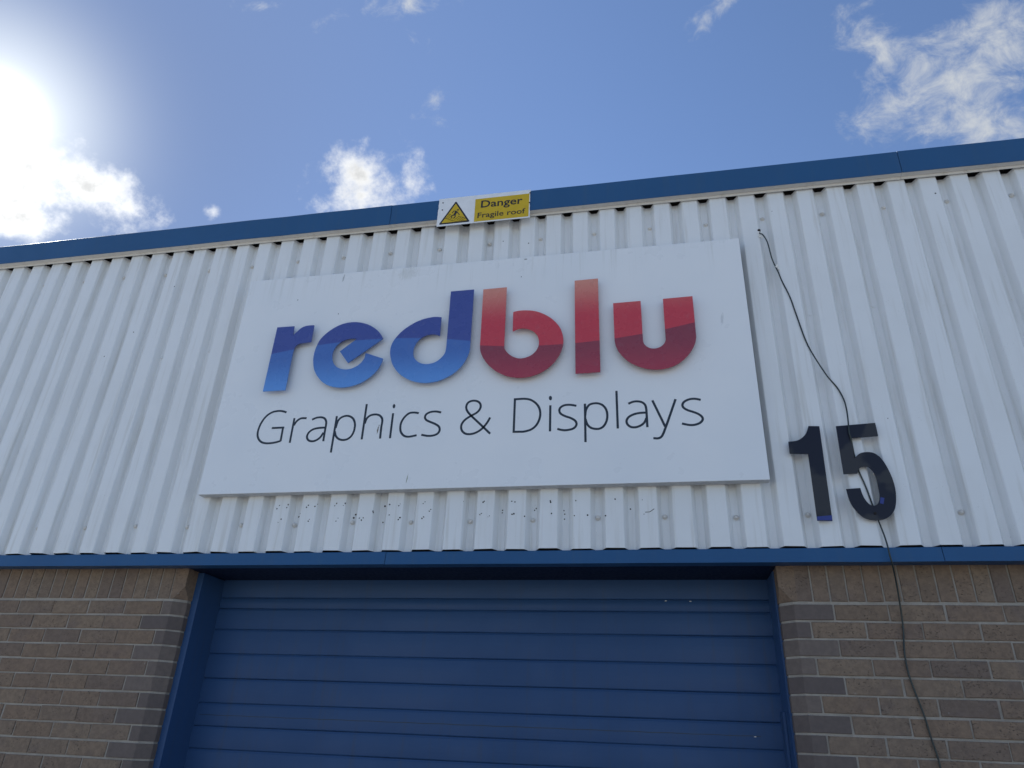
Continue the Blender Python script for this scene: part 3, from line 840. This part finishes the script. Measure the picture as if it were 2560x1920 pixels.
COURSE = 0.0752
def build_wall(corner, side, odd0, even0, far, step, sold0, sold_step, seed, n_obj):
    """side +1: wall left of the opening (opening on its right)"""
    rr = random.Random(seed)
    cb = corner - side * 0.02
    back = box('brick_wall', min(cb, far), max(cb, far), BY + 0.0050, BY + 0.20, 0.0, 2.455, M_MORTAR, unit)
    # mortar body follows the splayed corner
    x_in = corner + side * (CANT - 0.004)
    pl = [(cb, BY + 0.0050), (corner - side * 0.0005, BY + 0.0050), (x_in, BY + CANT + 0.0005), (x_in, BY + 0.20), (cb, BY + 0.20)]
    n = len(pl)
    v = [(x, y, 0.0) for x, y in pl] + [(x, y, 2.2445) for x, y in pl]
    f = [tuple(range(n)), tuple(range(n, 2 * n))] + [(k, (k + 1) % n, n + (k + 1) % n, n + k) for k in range(n)]
    jm = mesh_obj('mortar_corner', v, f, M_MORTAR, back)
    fix_normals(jm.data)
    lo, hi = min(corner, far), max(corner, far)
    sv, sf = [], []
    def far_brick(x0, x1, y, z0, z1):
        bv, bf = box_data(x0, x1, y, BY + 0.06, z0, z1)
        o = len(sv)
        sv.extend(bv)
        sf.extend([tuple(o + q for q in ff) for ff in bf])
    NEAR = 2.25
    # soldier course under the flashing
    zs = 2.2455 + 0.213 / 2
    s = link(bpy.data.objects.new('stop_brick', stop_mesh(side)), back)
    s.location = (corner, BY, zs)
    k = 0
    while True:
        x = sold0 - side * sold_step * k
        if (side > 0 and x - 0.04 < lo) or (side < 0 and x + 0.04 > hi):
            break
        if abs(x - corner) > NEAR:
            far_brick(x - 0.034, x + 0.034, BY + rr.uniform(-0.001, 0.001), zs - 0.106, zs + 0.106)
            k += 1
            continue
        b_ = link(bpy.data.objects.new('brick', SOLDIER[rr.randrange(4)]), back)
        b_.location = (x, BY + rr.uniform(-0.0012, 0.0012), zs + rr.uniform(-0.001, 0.001))
        b_.rotation_euler = (0, rr.uniform(-0.008, 0.008) + (math.pi if rr.random() < 0.5 else 0), 0)
        b_.scale = (sold_step / 0.0755 * rr.uniform(0.985, 1.01), 1, 1)
        k += 1
    cants = {}
    for c in range(1, 30):
        z = 2.2352 - COURSE * (c - 0.5) + 0.0006 * math.sin(c * 2.3)
        if z < 0.03:
            break
        j0 = odd0 if c % 2 else even0
        w = abs(corner - j0) - JOINT / 2
        key = c % 2
        if key not in cants:
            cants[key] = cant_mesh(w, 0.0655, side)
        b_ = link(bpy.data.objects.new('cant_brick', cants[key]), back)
        b_.location = (corner, BY + rr.uniform(-0.001, 0.001), z)
        k = 0
        while True:
            x = j0 - side * (JOINT / 2 + 0.2145 / 2 + k * step)
            if (side > 0 and x - 0.11 < lo) or (side < 0 and x + 0.11 > hi):
                break
            if c <= n_obj and abs(x - corner) < NEAR:
                b_ = link(bpy.data.objects.new('brick', STRETCH[rr.randrange(6)]), back)
                b_.location = (x + rr.uniform(-0.002, 0.002), BY + rr.uniform(-0.0014, 0.0014), z + rr.uniform(-0.0012, 0.0012))
                b_.rotation_euler = (0, rr.uniform(-0.004, 0.004) + (math.pi if rr.random() < 0.5 else 0), 0)
            else:
                far_brick(x - 0.1085, x + 0.1085, BY + rr.uniform(-0.001, 0.001), z - 0.033, z + 0.033)
            k += 1
    st = mesh_obj('outer_bricks', sv, sf, M_BRICK, back)
    st['kind'] = 'stuff'
    return back

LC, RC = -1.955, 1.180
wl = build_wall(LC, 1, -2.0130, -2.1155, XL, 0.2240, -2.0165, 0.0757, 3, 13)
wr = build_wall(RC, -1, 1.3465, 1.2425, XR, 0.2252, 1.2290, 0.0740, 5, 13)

# ------------------------------------------------------------------ roller door
FX0, FX1 = LC + CANT, RC - CANT            # reveal faces
DYF = 0.400
frame = box('door_frame', FX0 - 0.02, FX0 + 0.036, 0.188, DYF + 0.03, 0.0, 2.399, M_DOOR, unit, 0.002)
frame = box('door_frame', FX1 - 0.008, FX1 + 0.02, 0.190, DYF + 0.03, 0.0, 2.399, M_DOOR, unit, 0.002)
box('guide_strip', FX1 - 0.020, FX1 - 0.0085, 0.300, DYF + 0.02, 0.0, 1.800, M_DOOR, unit, 0.002)
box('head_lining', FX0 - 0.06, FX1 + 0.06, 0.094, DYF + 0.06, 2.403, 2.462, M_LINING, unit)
door = bpy.data.objects.new('roller_door', None)
link(door, unit)
zs = [2.420, 2.302, 2.243, 2.131, 2.003, 1.877, 1.755, 1.643, 1.536]
while zs[-1] > 0.12:
    zs.append(zs[-1] - 0.117)
rd = random.Random(77)
def slat_prof(z1, z0):
    """one interlocking slat: shallow bowed face, curl at the top, tucked lip at the bottom"""
    h = z1 - z0
    pr = []
    pr.append((DYF + 0.006, z1 + 0.003))
    pr.append((DYF + 0.0022, z1 + 0.0005))
    pr.append((DYF + 0.0005, z1 - 0.004))
    for s in range(0, 7):
        t = s / 6
        pr.append((DYF - 0.0055 * math.sin(math.pi * (0.12 + 0.80 * t)), z1 - 0.009 - (h - 0.018) * t))
    pr.append((DYF - 0.0002, z0 + 0.0060))
    pr.append((DYF + 0.0035, z0 + 0.0032))
    return pr
for i in range(len(zs) - 1):
    pr = slat_prof(zs[i], zs[i + 1])
    pr2 = pr + [(DYF + 0.018, zs[i + 1] + 0.0032), (DYF + 0.018, zs[i] + 0.003)]
    dx = rd.uniform(-0.002, 0.002)
    s = extrude_profile('slat', pr2, FX0 + 0.032 + dx, FX1 - 0.006 + dx * 0.3, M_DOOR, door, True, 8, 0.0009, 60 + i)
    if i == 6:                             # scratched seam across this slat
        g = mesh_obj('seam', *(lambda z: ([(FX0 + 0.06 + 0.05 * k, DYF - 0.0062, z + 0.0009 * math.sin(k * 1.7) + o) for k in range(58) for o in (-0.0011, 0.0011)],
                                         [(2 * k, 2 * k + 1, 2 * k + 3, 2 * k + 2) for k in range(57)]))(1.699), M_CABLE, s)
        so = g.modifiers.new('thickness', 'SOLIDIFY')
        so.thickness = 0.0006
for (x, z) in ((0.62, 2.298), (0.74, 2.296), (0.985, 1.697)):
    o = plate('paint_chip', [(x - 0.006, z - 0.0015, 1), (x + 0.004, z - 0.0022, 1), (x + 0.006, z + 0.001, 1), (x - 0.002, z + 0.002, 1)], DYF - 0.0075, 0.002, M_SCREW, door)

# ------------------------------------------------------------------ company sign
sign = thing('company_sign', 'large white sign board with blue and red redblu letters on the cladding', 'sign')
SX0, SX1, SZ0, SZ1 = -1.848, 1.125, 2.767, 4.176
panel = box('panel', SX0, SX1, -0.055, -0.004, SZ0, SZ1, M_SIGN, sign, 0.0022)
panel.data.materials.append(M_RIM)
for pg in panel.data.polygons:
    if pg.normal.y > -0.3:
        pg.material_index = 1
for nm, ln in LETTERS.items():
    mt = M_LBLUE if nm in 'red' else M_LRED
    lt = plate('letter', ln, -0.093, 0.0065, mt, sign, 5)
    lt['label'] = ('blue' if nm in 'red' else 'red') + ' raised letter ' + nm + ' with two tone print'
    # spacer that carries the letter off the panel, hidden behind its broadest stroke
    xs = [p[0] for p in ln]
    if nm in ('r',):
        sp = (-1.50, 3.55)
    elif nm == 'e':
        sp = (-1.235, 3.55)
    elif nm == 'd':
        sp = (-0.435, 3.75)
    elif nm == 'b':
        sp = (-0.24, 3.75)
    elif nm == 'l':
        sp = (0.283, 3.65)
    else:
        sp = (0.50, 3.65)
    v, f = [], []
    disc_data(sp[0], -0.0865, sp[1], 0.012, v, f, 10, 0.0325)
    mesh_obj('spacer', v, f, M_SCREW, lt)
WORD = 'Graphics&Displays'
for gi, strokes in enumerate(TEXT):
    v, f = [], []
    for si, stt in enumerate(strokes):
        yy = -0.0556 - 0.00012 * si
        if len(stt) == 16 and gi in (5, 10):
            base = len(v)
            for p in stt:
                v.append((p[0], yy, p[1]))
            for p in stt:
                v.append((p[0], yy + 0.0005, p[1]))
            f.append(tuple(range(base, base + 16)))
            for k in range(16):
                k2 = (k + 1) % 16
                f.append((base + k, base + 16 + k, base + 16 + k2, base + k2))
        else:
            pts = [Vector(p) for p in stt] if len(stt) == 2 else catmull(stt, False, 5)
            ribbon_data(pts, 0.0118, yy, 0.0005, v, f)
    o = mesh_obj('letter', v, f, M_INK, sign)
    fix_normals(o.data)
    o['label'] = 'thin dark printed character ' + WORD[gi]

# ------------------------------------------------------------------ fragile roof sign
dsn = thing('warning_sign', 'small yellow and white Danger Fragile roof sign on the blue fascia', 'sign')
rj = random.Random(21)
bx0, bx1, bz0, bz1 = -0.650, -0.060, 4.470, 4.6895
outl = [(bx0, bz1, 1), (bx1, bz1 - 0.001, 1)]
for k in range(1, 12):
    outl.append((bx1 - 0.001 - abs(rj.gauss(0, 0.0022)), bz1 - (bz1 - bz0) * k / 12, 1))
outl += [(bx1 + 0.001, bz0, 1), (bx0 + 0.001, bz0, 1)]
for k in range(1, 12):
    outl.append((bx0 + abs(rj.gauss(0, 0.0018)), bz0 + (bz1 - bz0) * k / 12, 1))
SY = -0.0565
plate('board', outl, SY, 0.0035, M_WHITE, dsn)
plate('yellow_panel', [(-0.411, 4.6575, 1), (-0.0675, 4.6585, 1), (-0.0690, 4.4785, 1), (-0.4100, 4.4780, 1)], SY - 0.0004, 0.0004, M_YELLOW, dsn)
def tri(s, r):
    A, B, C = Vector((-0.5375, 4.6600)), Vector((-0.6365, 4.4815)), Vector((-0.4345, 4.4825))
    g = (A + B + C) / 3
    out = []
    P = [g + (p - g) * s for p in (A, B, C)]
    for i in range(3):
        p, a, b_ = P[i], P[i - 1], P[(i + 1) % 3]
        out.append(p + (a - p).normalized() * r)
        out.append(p + (a - p).normalized() * r * 0.3 + (b_ - p).normalized() * r * 0.3)
        out.append(p + (b_ - p).normalized() * r)
    return [(q.x, q.y, 1) for q in out]
wtri = plate('warning_triangle', tri(1.0, 0.010), SY - 0.0005, 0.0005, M_BLACK, dsn)
plate('triangle_field', tri(0.82, 0.003), SY - 0.0009, 0.0004, M_YELLOW, wtri)
pv, pf = [], []
def stroke(pts, w, dy):
    ribbon_data([Vector(p) for p in pts], w, SY - 0.0013 - dy, 0.0004 + dy, pv, pf)
stroke([(-0.5290, 4.5755), (-0.5330, 4.562), (-0.5400, 4.5450)], 0.0155, 0)                     # trunk
stroke([(-0.5280, 4.5770), (-0.5450, 4.5800), (-0.5555, 4.5640)], 0.0055, 0.0001)                # trailing arm
stroke([(-0.5265, 4.5750), (-0.5170, 4.5590), (-0.5055, 4.5440)], 0.0055, 0.0002)                # leading arm
stroke([(-0.5400, 4.5480), (-0.5600, 4.5400), (-0.5535, 4.5280)], 0.0070, 0.0003)                # trailing leg
stroke([(-0.5380, 4.5480), (-0.5310, 4.5380), (-0.5400, 4.5235)], 0.0070, 0.0004)                # leading leg
disc_data(-0.5190, SY - 0.0013, 4.5855, 0.0062, pv, pf, 12, 0.0004)
stroke([(-0.5850, 4.5560), (-0.575, 4.5600), (-0.562, 4.5540)], 0.0020, 0.0005)
stroke([(-0.5180, 4.5380), (-0.507, 4.5326), (-0.4889, 4.5239), (-0.462, 4.5110)], 0.0020, 0.0006)
stroke([(-0.5980, 4.5290), (-0.5794, 4.5201), (-0.5647, 4.5119), (-0.5465, 4.5032), (-0.5249, 4.4955), (-0.5006, 4.4965), (-0.452, 4.4960)], 0.0020, 0.0007)
for k in range(8):
    x = -0.583 + k * 0.0150
    if k in (2, 3):
        stroke([(x - 0.010, 4.524 - k * 0.0035), (x - 0.001, 4.533 - k * 0.0030)], 0.0016, 0.0008 + k * 0.00003)
    else:
        stroke([(x - 0.012, 4.525 - k * 0.0038), (x + 0.016, 4.553 - k * 0.0052)], 0.0016, 0.0008 + k * 0.00003)
po = mesh_obj('pictogram', pv, pf, M_BLACK, wtri)
fix_normals(po.data)
po['label'] = 'black figure falling through a ribbed roof'

def lettering(name, text, x0, x1, z0, cap, bold, parent):
    cu = bpy.data.curves.new(name, 'FONT')
    cu.body = text
    cu.size = 1.0
    cu.offset = bold
    cu.extrude = 0.0
    cu.resolution_u = 3
    tmp = bpy.data.objects.new('lettering_source', cu)
    COL.objects.link(tmp)
    dg = bpy.context.evaluated_depsgraph_get()
    me = bpy.data.meshes.new_from_object(tmp.evaluated_get(dg))
    COL.objects.unlink(tmp)
    bpy.data.objects.remove(tmp)
    xs = [v.co.x for v in me.vertices]
    mnx, mxx = min(xs), max(xs)
    # cap height from the first letter
    first = [v.co.y for v in me.vertices if v.co.x < mnx + 0.12]
    cz0, cz1 = min(first), max(first)
    for v in me.vertices:
        v.co = Vector((x0 + (v.co.x - mnx) / (mxx - mnx) * (x1 - x0), SY - 0.0009, z0 + (v.co.y - cz0) / (cz1 - cz0) * cap))
    # one part per printed character
    n = len(me.vertices)
    root_ = list(range(n))
    def find(a):
        while root_[a] != a:
            root_[a] = root_[root_[a]]
            a = root_[a]
        return a
    for e in me.edges:
        root_[find(e.vertices[0])] = find(e.vertices[1])
    comp = {}
    for vi in range(n):
        comp.setdefault(find(vi), []).append(vi)
    parts = []
    for ids in sorted(comp.values(), key=lambda l: min(me.vertices[q].co.x for q in l)):
        a = min(me.vertices[q].co.x for q in ids)
        c = max(me.vertices[q].co.x for q in ids)
        if parts and a < parts[-1][1] - 0.6 * min(c - a, parts[-1][1] - parts[-1][0]):
            parts[-1] = (parts[-1][0], max(c, parts[-1][1]), parts[-1][2] + ids)     # the dot of an i
        else:
            parts.append((a, c, ids))
    for a, c, ids in parts:
        mp = {q: k for k, q in enumerate(ids)}
        mesh_obj(name, [tuple(me.vertices[q].co) for q in ids], [tuple(mp[q] for q in pg.vertices) for pg in me.polygons if pg.vertices[0] in mp], M_BLACK, parent)
    bpy.data.meshes.remove(me)
lettering('letter', 'Danger', -0.3720, -0.1090, 4.5835, 0.0570, 0.014, dsn)
lettering('letter', 'Fragile roof', -0.3890, -0.0900, 4.5050, 0.0405, 0.010, dsn)
for (x, z) in ((-0.6218, 4.6554), (-0.6213, 4.5978), (-0.0640, 4.6625), (-0.0655, 4.5855)):
    v, f = [], []
    disc_data(x, SY - 0.0025, z, 0.0042, v, f, 8, 0.0025)
    mesh_obj('rivet', v, f, M_HOLE, dsn)

# ------------------------------------------------------------------ house number
for ch in '15':
    t = thing('number_digit', 'black cut out digit one nearest the white sign board' if ch == '1' else 'black cut out digit five with the cable hanging behind it', 'number', 'unit number digits')
    d = plate('face', DIGITS[ch], -0.0265, 0.006, M_DIGIT, t, 6)
    pk = 'p1' if ch == '1' else 'p5'
    o = plate('worn_patch', [p + (1,) for p in DIGITS[pk]], -0.0271, 0.0006, M_DBLUE, t)
    o['label'] = 'bare blue patch where the black film has gone'
    xs = [p[0] for p in DIGITS[ch]]
    zz = [p[1] for p in DIGITS[ch]]
    v, f = [], []
    spots = ((1.368, 2.62), (1.372, 2.95)) if ch == '1' else ((1.49, 3.0), (1.595, 2.80))
    for (x, z) in spots:
        disc_data(x, -0.0205, z, 0.009, v, f, 8, 0.0195)
    mesh_obj('spacer', v, f, M_SCREW, t)
    if ch == '5':
        sx, sz = DIGITS['s5'][0]
        v, f = [], []
        disc_data(sx, -0.030, sz, 0.006, v, f, 10, 0.0035)
        mesh_obj('screw', v, f, M_HOLE, t)
        box_pts = [(1.445, 3.02, 1)]

# ------------------------------------------------------------------ cable
cabt = thing('cable', 'thin black cable hanging from a hole down past the digit five', 'cable')
cp = [Vector(p) for p in CABLE]
cp.append(Vector((cp[-1].x + 0.03, 0.092, 0.55)))
cp.append(Vector((cp[-1].x + 0.01, 0.092, 0.02)))
path = []
for i in range(len(cp) - 1):
    p0, a, b_, p3 = cp[max(0, i - 1)], cp[i], cp[i + 1], cp[min(len(cp) - 1, i + 2)]
    for s in range(5):
        t = s / 5
        path.append(0.5 * ((2 * a) + (b_ - p0) * t + (2 * p0 - 5 * a + 4 * b_ - p3) * t * t + (3 * a - p0 - 3 * b_ + p3) * t ** 3))
path.append(cp[-1])
tube('sheath', path, 0.0036, M_CABLE, cabt, 8)
hp = cp[0]
v, f = [], []
disc_data(hp.x, -0.0030, hp.z + 0.003, 0.0085, v, f, 10, 0.012)
mesh_obj('entry_hole', v, f, M_HOLE, cabt)
rb = random.Random(8)
v, f = [], []
for k in range(10):
    disc_data(hp.x + rb.uniform(-0.006, 0.012), -0.0040 - 0.0003 * k, hp.z - 0.012 - k * 0.0045, rb.uniform(0.004, 0.008), v, f, 7, 0.004, rb.uniform(0.6, 1.3), rb.uniform(0, 3))
mesh_obj('sealant', v, f, M_SEAL, cabt)
q6 = cp[5]
v, f = [], []
for k in range(5):
    disc_data(q6.x + rb.uniform(0.0, 0.014), -0.0085 - 0.0004 * k, q6.z + rb.uniform(-0.014, 0.010), rb.uniform(0.004, 0.007), v, f, 7, 0.008, rb.uniform(0.6, 1.3), rb.uniform(0, 3))
mesh_obj('sealant', v, f, M_SEAL, cabt)
